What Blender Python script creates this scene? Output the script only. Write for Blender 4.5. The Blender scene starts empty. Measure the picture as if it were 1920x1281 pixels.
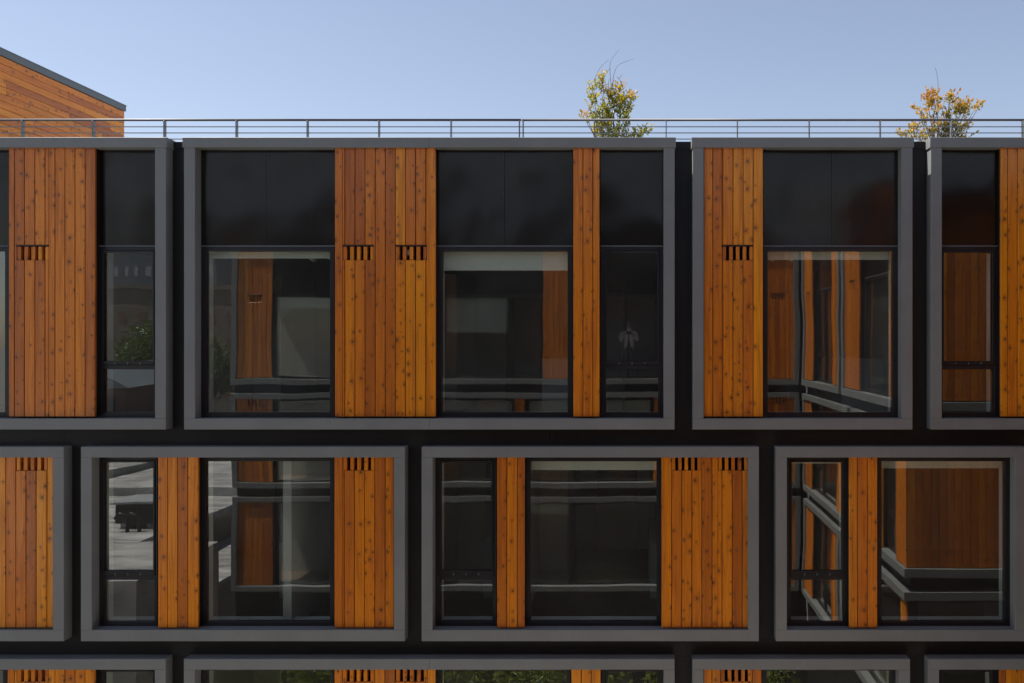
import bpy, math, random
from mathutils import Vector, Matrix
random.seed(7)
scene = bpy.context.scene
COL = scene.collection
R = math.radians
EYE = 10.5            # camera height above the courtyard
DIST = 12.0           # camera to the front of the facade frames
PXM = 0.0075          # metres per photo pixel on the facade front
PPX, PPY = 1190.0, 640.5

def ux(px, r=0.0): return (px-PPX)*PXM*(DIST+r)/DIST
def zy(py, r=0.0): return EYE+(PPY-py)*PXM*(DIST+r)/DIST

# ------------------------------------------------------------------ materials
def new_mat(name):
    m = bpy.data.materials.new(name); m.use_nodes = True
    nt = m.node_tree; nt.nodes.clear()
    out = nt.nodes.new('ShaderNodeOutputMaterial')
    return m, nt, out
def N(nt, typ, **kw):
    n = nt.nodes.new(typ)
    for k, v in kw.items():
        if k.startswith('i_'): n.inputs[int(k[2:])].default_value = v
        else: setattr(n, k, v)
    return n
def L(nt, a, b): nt.links.new(a, b)
def mathn(nt, op, a, b=None, clamp=False):
    n = nt.nodes.new('ShaderNodeMath'); n.operation = op; n.use_clamp = clamp
    for i, x in enumerate((a, b)):
        if x is None: continue
        if isinstance(x, (int, float)): n.inputs[i].default_value = x
        else: nt.links.new(x, n.inputs[i])
    return n.outputs[0]
def mixc(nt, fac, a, b, mode='MIX'):
    n = nt.nodes.new('ShaderNodeMix'); n.data_type = 'RGBA'; n.blend_type = mode
    for s, x in ((n.inputs[0], fac), (n.inputs[6], a), (n.inputs[7], b)):
        if isinstance(x, (int, float)): s.default_value = x
        elif isinstance(x, tuple): s.default_value = (*x, 1) if len(x) == 3 else x
        else: nt.links.new(x, s)
    return n.outputs[2]
def ramp(nt, fac, stops, interp='LINEAR'):
    n = nt.nodes.new('ShaderNodeValToRGB'); n.color_ramp.interpolation = interp
    el = n.color_ramp.elements
    while len(el) < len(stops): el.new(0.5)
    for e, (p, c) in zip(el, stops): e.position = p; e.color = (*c, 1) if len(c) == 3 else c
    nt.links.new(fac, n.inputs[0]); return n.outputs[0]
def noise(nt, vec, scale, detail=4, rough=0.5, dist=0.0):
    n = nt.nodes.new('ShaderNodeTexNoise'); n.inputs['Scale'].default_value = scale
    n.inputs['Detail'].default_value = detail; n.inputs['Roughness'].default_value = rough
    n.inputs['Distortion'].default_value = dist
    if vec is not None: nt.links.new(vec, n.inputs['Vector'])
    return n
def principled(nt, out, rough=0.5, col=(0.5, 0.5, 0.5), spec=0.5, metal=0.0):
    p = nt.nodes.new('ShaderNodeBsdfPrincipled')
    p.inputs['Roughness'].default_value = rough
    p.inputs['Specular IOR Level'].default_value = spec
    p.inputs['Metallic'].default_value = metal
    p.inputs['Base Color'].default_value = (*col, 1)
    nt.links.new(p.outputs[0], out.inputs[0]); return p
def objco(nt): return nt.nodes.new('ShaderNodeTexCoord').outputs['Object']

def mat_wood():
    m, nt, out = new_mat('cedar_boards')
    p = principled(nt, out, rough=0.3, spec=0.5)
    uv = N(nt, 'ShaderNodeUVMap', uv_map='UVMap').outputs[0]
    sd = N(nt, 'ShaderNodeUVMap', uv_map='seed').outputs[0]
    sx = N(nt, 'ShaderNodeSeparateXYZ'); L(nt, sd, sx.inputs[0])
    base = ramp(nt, sx.outputs[0], [(0.0, (0.40, 0.108, 0.012)), (0.2, (0.53, 0.146, 0.010)), (0.45, (0.63, 0.185, 0.008)), (0.7, (0.68, 0.212, 0.007)), (0.88, (0.74, 0.262, 0.007)), (1.0, (0.45, 0.122, 0.012))])
    # grain
    mp = N(nt, 'ShaderNodeMapping'); mp.inputs['Scale'].default_value = (70, 1.6, 1); L(nt, uv, mp.inputs[0])
    g = noise(nt, mp.outputs[0], 1.0, 5, 0.6, 0.4).outputs[0]
    mp2 = N(nt, 'ShaderNodeMapping'); mp2.inputs['Scale'].default_value = (16, 0.7, 1); L(nt, uv, mp2.inputs[0])
    g2 = noise(nt, mp2.outputs[0], 1.0, 3, 0.5, 1.2).outputs[0]
    gr = ramp(nt, g, [(0.3, (0.70, 0.66, 0.6)), (0.55, (1, 1, 1)), (0.75, (1.12, 1.1, 1.06))])
    c = mixc(nt, 0.75, base, gr, 'MULTIPLY')
    g2r = ramp(nt, g2, [(0.3, (0.72, 0.62, 0.55)), (0.5, (1, 1, 1)), (0.72, (1.15, 1.22, 1.2))])
    c = mixc(nt, 0.9, c, g2r, 'MULTIPLY')
    # knots
    wn = noise(nt, uv, 26, 3)
    vm = N(nt, 'ShaderNodeVectorMath', operation='MULTIPLY_ADD'); L(nt, wn.outputs[1], vm.inputs[0]); vm.inputs[1].default_value = (0.045, 0.030, 0); L(nt, uv, vm.inputs[2])
    def knots(scale, keep, r0, r1, amt, tint, off):
        mk = N(nt, 'ShaderNodeMapping'); mk.inputs['Scale'].default_value = (scale*1.15, scale*0.9, 1); mk.inputs['Location'].default_value = (off, off*1.7, 0)
        L(nt, vm.outputs[0], mk.inputs[0])
        v = N(nt, 'ShaderNodeTexVoronoi', voronoi_dimensions='2D'); v.inputs['Scale'].default_value = 1; L(nt, mk.outputs[0], v.inputs['Vector'])
        sc = N(nt, 'ShaderNodeSeparateColor'); L(nt, v.outputs['Color'], sc.inputs[0])
        on = mathn(nt, 'GREATER_THAN', sc.outputs[0], mathn(nt, 'MULTIPLY_ADD', sx.outputs[1], 0.7)); on.node.inputs[1].links[0].from_node.inputs[2].default_value = keep-0.3
        size = mathn(nt, 'MULTIPLY_ADD', sc.outputs[1], 0.9); size.node.inputs[2].default_value = 0.5
        d = mathn(nt, 'DIVIDE', v.outputs['Distance'], size)
        mr = N(nt, 'ShaderNodeMapRange', interpolation_type='SMOOTHSTEP'); L(nt, d, mr.inputs[0])
        mr.inputs[1].default_value = r0; mr.inputs[2].default_value = r1; mr.inputs[3].default_value = amt; mr.inputs[4].default_value = 0
        return mathn(nt, 'MULTIPLY', mr.outputs[0], on)
    k1 = knots(6.0, 0.35, 0.02, 0.125, 0.93, None, 0.3)
    k1h = knots(6.0, 0.35, 0.08, 0.34, 0.42, None, 0.3)
    k2 = knots(13.0, 0.62, 0.02, 0.14, 0.5, None, 4.1)
    c = mixc(nt, k1h, c, (0.22, 0.06, 0.012))
    c = mixc(nt, k2, c, (0.075, 0.026, 0.012))
    c = mixc(nt, k1, c, (0.048, 0.020, 0.015))
    L(nt, c, p.inputs['Base Color'])
    b = N(nt, 'ShaderNodeBump'); b.inputs['Strength'].default_value = 0.25; b.inputs['Distance'].default_value = 0.002
    L(nt, g, b.inputs['Height']); L(nt, b.outputs[0], p.inputs['Normal'])
    rr = ramp(nt, g2, [(0.3, (0.38,)*3), (0.7, (0.25,)*3)]); L(nt, rr, p.inputs['Roughness'])
    return m

def mat_painted(name, col, rough, spec=0.5, bump=0.0, bscale=1.0, var=0.12, dust=0.0, stint=None):
    m, nt, out = new_mat(name)
    p = principled(nt, out, rough=rough, col=col, spec=spec)
    if stint: p.inputs['Specular Tint'].default_value = (*stint, 1)
    o = objco(nt)
    n1 = noise(nt, o, 1.3, 5, 0.6).outputs[0]
    n2 = noise(nt, o, 90, 3, 0.6).outputs[0]
    f = mathn(nt, 'ADD', mathn(nt, 'MULTIPLY', n1, 0.7), mathn(nt, 'MULTIPLY', n2, 0.3))
    lo = tuple(c*(1-var) for c in col); hi = tuple(c*(1+var) for c in col)
    c = ramp(nt, f, [(0.3, lo), (0.7, hi)])
    if dust:
        mp = N(nt, 'ShaderNodeMapping'); mp.inputs['Scale'].default_value = (9, 9, 0.5); L(nt, o, mp.inputs[0])
        st = noise(nt, mp.outputs[0], 1, 4, 0.65).outputs[0]
        sf = ramp(nt, st, [(0.55, (0,)*3), (0.8, (dust,)*3)])
        c = mixc(nt, sf, c, (0.3, 0.29, 0.27))
    L(nt, c, p.inputs['Base Color'])
    rr = ramp(nt, n1, [(0.3, (rough*0.85,)*3), (0.7, (min(1, rough*1.2),)*3)]); L(nt, rr, p.inputs['Roughness'])
    if bump:
        mpb = N(nt, 'ShaderNodeMapping'); mpb.inputs['Scale'].default_value = (bscale, bscale, bscale*0.8); L(nt, o, mpb.inputs[0])
        hb = noise(nt, mpb.outputs[0], 1, 1, 0.4).outputs[0]
        b = N(nt, 'ShaderNodeBump'); b.inputs['Strength'].default_value = 1; b.inputs['Distance'].default_value = bump
        L(nt, hb, b.inputs['Height']); L(nt, b.outputs[0], p.inputs['Normal'])
    return m

def mat_glass():
    m, nt, out = new_mat('window_glass')
    gl = N(nt, 'ShaderNodeBsdfGlossy'); gl.inputs['Roughness'].default_value = 0.0; gl.inputs['Color'].default_value = (0.97, 0.985, 0.96, 1)
    tr = N(nt, 'ShaderNodeBsdfTransparent'); tr.inputs['Color'].default_value = (0.78, 0.83, 0.78, 1)
    cl = N(nt, 'ShaderNodeBsdfTransparent')
    lw = N(nt, 'ShaderNodeLayerWeight'); lw.inputs[0].default_value = 0.5
    f = mathn(nt, 'MULTIPLY_ADD', mathn(nt, 'POWER', lw.outputs['Facing'], 4), 0.8); f.node.inputs[2].default_value = 0.165
    df = N(nt, 'ShaderNodeBsdfDiffuse'); df.inputs['Color'].default_value = (0.55, 0.55, 0.52, 1)
    dn = noise(nt, objco(nt), 2.2, 5, 0.65).outputs[0]
    dfac = N(nt, 'ShaderNodeMapRange'); L(nt, dn, dfac.inputs[0]); dfac.inputs[1].default_value = 0.3; dfac.inputs[2].default_value = 0.75; dfac.inputs[3].default_value = 0.022; dfac.inputs[4].default_value = 0.05
    dm_ = N(nt, 'ShaderNodeMixShader'); L(nt, dfac.outputs[0], dm_.inputs[0]); L(nt, tr.outputs[0], dm_.inputs[1]); L(nt, df.outputs[0], dm_.inputs[2])
    mx = N(nt, 'ShaderNodeMixShader'); L(nt, f, mx.inputs[0]); L(nt, dm_.outputs[0], mx.inputs[1]); L(nt, gl.outputs[0], mx.inputs[2])
    geo = N(nt, 'ShaderNodeNewGeometry')
    mb = N(nt, 'ShaderNodeMixShader'); L(nt, geo.outputs['Backfacing'], mb.inputs[0]); L(nt, mx.outputs[0], mb.inputs[1]); L(nt, cl.outputs[0], mb.inputs[2])
    L(nt, mb.outputs[0], out.inputs[0])
    o = objco(nt)
    h = noise(nt, o, 0.95, 1, 0.4).outputs[0]
    b = N(nt, 'ShaderNodeBump'); b.inputs['Strength'].default_value = 1; b.inputs['Distance'].default_value = 0.0021
    L(nt, h, b.inputs['Height']); L(nt, b.outputs[0], gl.inputs['Normal'])
    return m

def mat_leaf(name, stops, trans=0.45):
    m, nt, out = new_mat(name)
    sd = N(nt, 'ShaderNodeUVMap', uv_map='seed').outputs[0]
    sx = N(nt, 'ShaderNodeSeparateXYZ'); L(nt, sd, sx.inputs[0])
    c = ramp(nt, sx.outputs[0], stops)
    p = N(nt, 'ShaderNodeBsdfPrincipled'); p.inputs['Roughness'].default_value = 0.45; L(nt, c, p.inputs['Base Color'])
    t = N(nt, 'ShaderNodeBsdfTranslucent')
    c2 = mixc(nt, 1.0, c, (1.35, 1.25, 0.6), 'MULTIPLY'); L(nt, c2, t.inputs[0])
    mx = N(nt, 'ShaderNodeMixShader'); mx.inputs[0].default_value = trans
    L(nt, p.outputs[0], mx.inputs[1]); L(nt, t.outputs[0], mx.inputs[2]); L(nt, mx.outputs[0], out.inputs[0])
    return m

def mat_noisy(name, c0, c1, scale, rough=0.9, detail=6, stretch=(1, 1, 1)):
    m, nt, out = new_mat(name); p = principled(nt, out, rough=rough)
    mp = N(nt, 'ShaderNodeMapping'); mp.inputs['Scale'].default_value = stretch; L(nt, objco(nt), mp.inputs[0])
    n = noise(nt, mp.outputs[0], scale, detail, 0.62).outputs[0]
    L(nt, ramp(nt, n, [(0.32, c0), (0.68, c1)]), p.inputs['Base Color']); return m

M = {}
M['wood'] = mat_wood()
M['grey'] = mat_painted('grey_painted_metal', (0.176, 0.184, 0.180), 0.5, 0.4, bump=0.0006, bscale=3, dust=0.14)
M['black'] = mat_painted('black_sheet_metal', (0.010, 0.0092, 0.0085), 0.18, 0.43, bump=0.055, bscale=1.05, stint=(1, 0.9, 0.8), dust=0.01)
M['wall'] = mat_painted('black_wall_cladding', (0.015, 0.0148, 0.0148), 0.5, 0.25, dust=0.015)
M['alu'] = mat_painted('black_aluminium', (0.016, 0.016, 0.018), 0.38, 0.35)
M['dark'] = mat_painted('dark_void', (0.010, 0.010, 0.011), 0.7, 0.2)
M['glass'] = mat_glass()
M['white'] = mat_noisy('white_plaster', (0.62, 0.62, 0.60), (0.68, 0.68, 0.66), 2)
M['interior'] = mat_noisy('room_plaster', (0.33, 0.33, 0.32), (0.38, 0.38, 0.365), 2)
M['floor'] = mat_noisy('room_floor', (0.10, 0.07, 0.045), (0.15, 0.10, 0.065), 3, 0.5)
M['blind'] = mat_noisy('blind_fabric', (0.66, 0.68, 0.64), (0.72, 0.74, 0.70), 60)
M['steel'] = mat_painted('galvanised_steel', (0.15, 0.158, 0.165), 0.42, 0.5, var=0.15)
M['railtop'] = mat_painted('rail_tube', (0.06, 0.055, 0.065), 0.5, 0.5, var=0.35)
M['slate'] = mat_painted('slate_flashing', (0.125, 0.145, 0.165), 0.5, 0.4)
M['paving'] = mat_noisy('concrete_paving', (0.34, 0.33, 0.31), (0.46, 0.45, 0.43), 1.5)
M['ground'] = mat_noisy('city_ground', (0.10, 0.10, 0.09), (0.17, 0.165, 0.15), 0.15)
M['membrane'] = mat_noisy('roof_membrane', (0.12, 0.12, 0.118), (0.44, 0.44, 0.425), 0.8, 0.9, 9, (0.7, 2.6, 1))
M['bark'] = mat_noisy('bark', (0.09, 0.065, 0.05), (0.17, 0.13, 0.10), 30)
M['planter'] = mat_noisy('planter_clay', (0.46, 0.27, 0.20), (0.56, 0.36, 0.28), 12)
M['soil'] = mat_noisy('soil', (0.03, 0.02, 0.013), (0.06, 0.04, 0.03), 20)
M['tan'] = mat_noisy('tan_render', (0.13, 0.11, 0.082), (0.21, 0.18, 0.14), 1.2)
M['tower'] = mat_noisy('pale_concrete', (0.34, 0.36, 0.38), (0.42, 0.44, 0.46), 0.8)
M['brown'] = mat_noisy('brown_siding', (0.13, 0.075, 0.05), (0.18, 0.10, 0.07), 2)
M['hvac'] = mat_painted('hvac_steel', (0.30, 0.31, 0.32), 0.45)
M['leaf_gold'] = mat_leaf('leaf_gold', [(0.0, (0.075, 0.105, 0.020)), (0.35, (0.19, 0.21, 0.026)), (0.6, (0.36, 0.31, 0.038)), (0.8, (0.42, 0.24, 0.05)), (1.0, (0.40, 0.20, 0.11))])
M['leaf_rust'] = mat_leaf('leaf_rust', [(0.0, (0.11, 0.10, 0.02)), (0.3, (0.26, 0.21, 0.03)), (0.55, (0.42, 0.27, 0.04)), (0.8, (0.40, 0.16, 0.04)), (1.0, (0.30, 0.10, 0.06))])
M['leaf_green'] = mat_leaf('leaf_green', [(0.0, (0.030, 0.052, 0.012)), (0.5, (0.06, 0.10, 0.02)), (1.0, (0.12, 0.15, 0.03))])
M['leaf_lime'] = mat_leaf('leaf_lime', [(0.0, (0.07, 0.11, 0.02)), (0.5, (0.13, 0.18, 0.03)), (1.0, (0.24, 0.26, 0.05))])
M['skin'] = mat_noisy('skin', (0.50, 0.31, 0.23), (0.56, 0.36, 0.27), 30, 0.5)
M['shirt'] = mat_noisy('pale_shirt', (0.62, 0.63, 0.64), (0.70, 0.71, 0.72), 25)
M['trousers'] = mat_noisy('grey_trousers', (0.22, 0.23, 0.25), (0.27, 0.28, 0.30), 30)
M['hair'] = mat_noisy('grey_hair', (0.20, 0.18, 0.16), (0.28, 0.26, 0.23), 60)

# ------------------------------------------------------------------ mesh builder
class MB:
    """collects solids in a local (u, z, depth) frame and links them as one mesh"""
    def __init__(self, T=None):
        self.v = []; self.f = []; self.m = []; self.uv = []; self.sd = []
        self.T = T or (Vector((0, 0, 0)), Vector((1, 0, 0)), Vector((0, 1, 0)))
        o, U, Nn = self.T
        self.flip = U.cross(Nn).z < 0
    def pt(self, u, z, d):
        o, U, Nn = self.T
        p = o+U*u+Nn*d; return (p.x, p.y, z+o.z)
    def add(self, pts, faces, mat=0, uvs=None, seed=(0.5, 0.5), world=False):
        b = len(self.v)
        for i, p in enumerate(pts):
            self.v.append(tuple(p) if world else self.pt(*p)); self.uv.append(uvs[i] if uvs else (0, 0)); self.sd.append(seed)
        for f in faces:
            idx = [b+i for i in f]
            if self.flip and not world: idx.reverse()
            self.f.append(idx); self.m.append(mat)
    def box(self, u0, u1, z0, z1, d0, d1, ch=0.0, mat=0, seed=(0.5, 0.5), horiz=False, off=(0, 0)):
        if u1-u0 < 1e-5 or z1-z0 < 1e-5: return
        c = min(ch, (u1-u0)*0.4, (z1-z0)*0.4)
        if c > 0:
            pts = [(u0+c, z0+c, d0), (u1-c, z0+c, d0), (u1-c, z1-c, d0), (u0+c, z1-c, d0),
                   (u0, z0, d0+c), (u1, z0, d0+c), (u1, z1, d0+c), (u0, z1, d0+c),
                   (u0, z0, d1), (u1, z0, d1), (u1, z1, d1), (u0, z1, d1)]
            fs = [(0, 1, 2, 3), (4, 5, 1, 0), (5, 6, 2, 1), (6, 7, 3, 2), (7, 4, 0, 3),
                  (8, 9, 5, 4), (9, 10, 6, 5), (10, 11, 7, 6), (11, 8, 4, 7), (11, 10, 9, 8)]
        else:
            pts = [(u0, z0, d0), (u1, z0, d0), (u1, z1, d0), (u0, z1, d0), (u0, z0, d1), (u1, z0, d1), (u1, z1, d1), (u0, z1, d1)]
            fs = [(0, 1, 2, 3), (4, 5, 1, 0), (5, 6, 2, 1), (6, 7, 3, 2), (7, 4, 0, 3), (7, 6, 5, 4)]
        uvs = [((p[1]+p[2]+off[0], p[0]+off[1]) if horiz else (p[0]+p[2]+off[0], p[1]+off[1])) for p in pts]
        self.add(pts, fs, mat, uvs, seed)
    def tube(self, path, radii, n=6, mat=0, seed=(0.5, 0.5), cap=True):
        path = [Vector(p) for p in path]
        if not isinstance(radii, (list, tuple)): radii = [radii]*len(path)
        rings = []
        for i, p in enumerate(path):
            t = (path[min(i+1, len(path)-1)]-path[max(i-1, 0)]).normalized()
            a = t.cross(Vector((0.31, 0.2, 0.93)) if abs(t.z) < 0.9 else Vector((1, 0.1, 0))).normalized(); b = t.cross(a)
            rings.append([p+(a*math.cos(6.28318*k/n)+b*math.sin(6.28318*k/n))*radii[i] for k in range(n)])
        pts = [q for r in rings for q in r]; fs = []
        for i in range(len(path)-1):
            for k in range(n):
                k2 = (k+1) % n
                fs.append((i*n+k, i*n+k2, (i+1)*n+k2, (i+1)*n+k))
        if cap:
            fs.append(tuple(range(n-1, -1, -1))); fs.append(tuple((len(path)-1)*n+k for k in range(n)))
        self.add(pts, fs, mat, None, seed, world=True)
    def build(self, name, mats, parent=None, smooth=False):
        me = bpy.data.meshes.new(name)
        off = Vector((0, 0, 0))
        if parent is not None: off = Vector(parent.get('_o', (0, 0, 0)))
        me.from_pydata([(x-off.x, y-off.y, z-off.z) for x, y, z in self.v], [], self.f)
        for mm in (mats if isinstance(mats, (list, tuple)) else [mats]): me.materials.append(M[mm])
        me.polygons.foreach_set('material_index', self.m)
        l1 = me.uv_layers.new(name='UVMap'); l2 = me.uv_layers.new(name='seed')
        vi = [0]*len(me.loops); me.loops.foreach_get('vertex_index', vi)
        l1.data.foreach_set('uv', [c for i in vi for c in self.uv[i]])
        l2.data.foreach_set('uv', [c for i in vi for c in self.sd[i]])
        if smooth: me.polygons.foreach_set('use_smooth', [True]*len(me.polygons))
        me.update()
        o = bpy.data.objects.new(name, me); COL.objects.link(o)
        if parent is not None: o.parent = parent; o['_o'] = list(off)
        return o

def thing(name, label, cat, loc=(0, 0, 0), group=None):
    o = bpy.data.objects.new(name, None); COL.objects.link(o)
    o.location = loc; o['label'] = label; o['category'] = cat; o['_o'] = list(loc)
    o.empty_display_size = 0.3
    if group: o['group'] = group
    return o
def structure(name, mb, mat):
    o = mb.build(name, mat); o['kind'] = 'structure'; return o

# ------------------------------------------------------------------ facade kit
REC_W, REC_F, REC_G = 0.05, 0.17, 0.20      # depth of boards, window frame and glass behind the bay front
ROW = []
def mkrow(dy, top):
    r = {}
    if top:
        r.update(out_top=zy(258), in_top=zy(276), in_bot=zy(785), out_bot=zy(805.5), head=zy(462.5, REC_F), frame_bot=zy(783.5, REC_F),
                 gt=zy(471.5, REC_G), gb=zy(773, REC_G), t0=zy(677, REC_G), t1=zy(692.5, REC_G), cgt=zy(474, REC_G),
                 wood_bot=zy(781.3, REC_W), v0=zy(488, REC_W), v1=zy(459.5, REC_W))
    else:
        f = lambda y, rr=0.0: zy(y, rr)-dy
        r.update(out_top=f(838), in_top=f(858), in_bot=f(1181.5), out_bot=f(1202.5), head=f(855, REC_F), frame_bot=f(1175.5, REC_F),
                 gt=f(864.5, REC_G), gb=f(1165, REC_G), t0=f(1069.5, REC_G), t1=f(1086.5, REC_G), cgt=f(866.5, REC_G),
                 wood_bot=f(1177, REC_W), v0=f(882.5, REC_W), v1=f(858, REC_W)+0.03)
    r['top'] = top
    ROW.append(r)
mkrow(0, True); mkrow(0, False); mkrow(398*PXM, False)

def bay(root, T, row, u0, u1, lo=True, hi=True):
    r = ROW[row]; w = 0.1535
    m = MB(T); c = 0.003
    zt = r['in_top'] if row == 0 else r['in_top']
    # uprights and rails butt with 2 mm joints; long rails have sheet seams
    if lo: m.box(u0, u0+w, r['in_bot']+0.001, zt-0.001, 0, 0.25, c)
    if hi: m.box(u1-w, u1, r['in_bot']+0.001, zt-0.001, 0, 0.25, c)
    def rail(z0, z1, a, b):
        n = max(1, round((b-a)/3.4)); e = [a+(b-a)*k/n for k in range(n+1)]
        for k in range(n): m.box(e[k]+0.0007, e[k+1]-0.0007, z0, z1, 0, 0.25, c)
    rail(r['out_bot'], r['in_bot'], u0, u1)
    if row: rail(zt, r['out_top'], u0, u1)
    else: m.box(u0, u1, zt, r['out_top']-0.02, 0.004, 0.25, 0)
    b = m.build('bay_frame', 'grey', root)
    if row == 0:
        m2 = MB(T); n = max(1, round((u1-u0)/4.2)); e = [u0-0.017+(u1-u0+0.034)*k/n for k in range(n+1)]
        for k in range(n): m2.box(e[k]+0.0008, e[k+1]-0.0008, zt-0.004, r['out_top'], -0.014, 0.32, c)
        m2.build('parapet_cap', 'grey', root)
    return b

def cladding(root, T, row, a, b, edges=None, vents=(), rng=random, pitch=0.141):
    """vertical cedar boards between u=a and u=b, with slotted vents"""
    r = ROW[row]; z0 = r['wood_bot']; z1 = r['in_top']-0.001
    if edges is None:
        n = max(1, round((b-a)/pitch)); edges = [a+(b-a)*k/n for k in range(n+1)]
    m = MB(T); g = 0.0045
    vz0, vz1 = r['v0'], min(r['v1'], z1)
    for k in range(len(edges)-1):
        p0, p1 = edges[k], edges[k+1]
        lo, hi = p0+(g if k else 0), p1-(g if k < len(edges)-2 else 0)
        dj = rng.uniform(-0.0025, 0.0025)
        cut = None
        for va, vb in vents:
            ov = min(vb, hi)-max(va, lo)
            if ov > 0.004: cut = (max(va, lo), min(vb, hi))
        def pl(x0, x1, y0, y1, s, o): m.box(x0, x1, y0, y1, REC_W+dj, 0.09, 0.0045, 0, s, False, o)
        s1 = (rng.random(), rng.random()); o1 = (rng.uniform(0, 90), rng.uniform(0, 90))
        s2 = (rng.random(), rng.random()); o2 = (rng.uniform(0, 90), rng.uniform(0, 90))
        if cut is None: pl(lo, hi, z0, z1, s1, o1)
        elif cut[1]-cut[0] > 0.6*(hi-lo):
            pl(lo, hi, z0, vz0, s1, o1)
            if vz1 < z1-0.01: pl(lo, hi, vz1, z1, s2, o2)
            if cut[0]-lo > 0.004: pl(lo, cut[0], vz0, vz1, s1, o1)
            if hi-cut[1] > 0.004: pl(cut[1], hi, vz0, vz1, s1, o1)
        else:
            if cut[0]-lo > 0.004: pl(lo, cut[0]-0.004, z0, z1, s1, o1)
            if hi-cut[1] > 0.004: pl(cut[1]+0.004, hi, z0, z1, s1, o1)
            pl(cut[0], cut[1], z0, vz0, s1, o1)
            if vz1 < z1-0.01: pl(cut[0], cut[1], vz1, z1, s1, o1)
    # dark backing with pockets behind the vents
    xs = [a+0.004]+[x for v in sorted(vents) for x in (max(v[0]-0.01, a+0.004), min(v[1]+0.01, b-0.004))]+[b-0.004]
    for k in range(0, len(xs)-1):
        if k % 2 == 0: m.box(xs[k], xs[k+1], z0+0.004, z1, 0.09, 0.27, 0, 1)
        else:
            m.box(xs[k], xs[k+1], z0+0.004, vz0-0.01, 0.09, 0.27, 0, 1)
            if vz1 < z1-0.02: m.box(xs[k], xs[k+1], vz1+0.01, z1, 0.09, 0.27, 0, 1)
            m.box(xs[k], xs[k+1], vz0-0.01, vz1+0.01, 0.25, 0.27, 0, 1)
    c = m.build('wood_cladding', ['wood', 'dark'], root)
    for va, vb in vents:
        q = MB(T); pit = (vb-va)/4.56; w = pit*0.52
        for k in range(5):
            x = va+0.006+k*pit
            q.box(x, min(x+w, vb-0.003), vz0+0.002, vz1-(0.022 if row == 0 else 0.0), REC_W+0.006, 0.13, 0.003, 0, (rng.random(), rng.random()), False, (rng.uniform(0, 90), rng.uniform(0, 90)))
        if row == 0: q.box(va-0.004, vb+0.004, vz1-0.016, vz1-0.003, REC_W-0.006, 0.12, 0.001, 1)
        q.build('vent_grille', ['wood', 'alu'], c)
    return c

def panel(root, T, a, b, za, zb, splits=()):
    """black sheet metal spandrel with fasteners"""
    m = MB(T); e = [a]+list(splits)+[b]
    for k in range(len(e)-1):
        m.box(e[k]+(0.0016 if k else 0), e[k+1]-(0.0016 if k < len(e)-2 else 0), za, zb, REC_F, REC_F+0.03, 0.0015)
        n = 3
        for i in range(n):
            x = e[k]+0.05+(e[k+1]-e[k]-0.1)*i/(n-1)
            for z in (za+0.05, (za+zb)/2, zb-0.08):
                if i == 1 and abs(z-(za+zb)/2) < 0.01: continue
                ring = [(x+0.0075*math.cos(j*1.0472), z+0.0075*math.sin(j*1.0472)) for j in range(6)]
                pts = [(p, q, REC_F-0.004) for p, q in ring]+[(p, q, REC_F+0.004) for p, q in ring]
                m.add(pts, [(0, 1, 2, 3, 4, 5)]+[(j+6, (j+1) % 6+6, (j+1) % 6, j) for j in range(6)], 1)
    m.box(a+0.002, b-0.002, za-0.016, za-0.002, REC_F-0.012, REC_F+0.04, 0.002, 2)
    return m.build('metal_panel', ['black', 'dark', 'slate'], root)

def pane(win, T, g0, g1, z0, z1, idx):
    m = MB(T); m.box(g0, g1, z0, z1, REC_G, REC_G+0.024)
    o = m.build('pane', 'glass', win)
    return o

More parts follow.
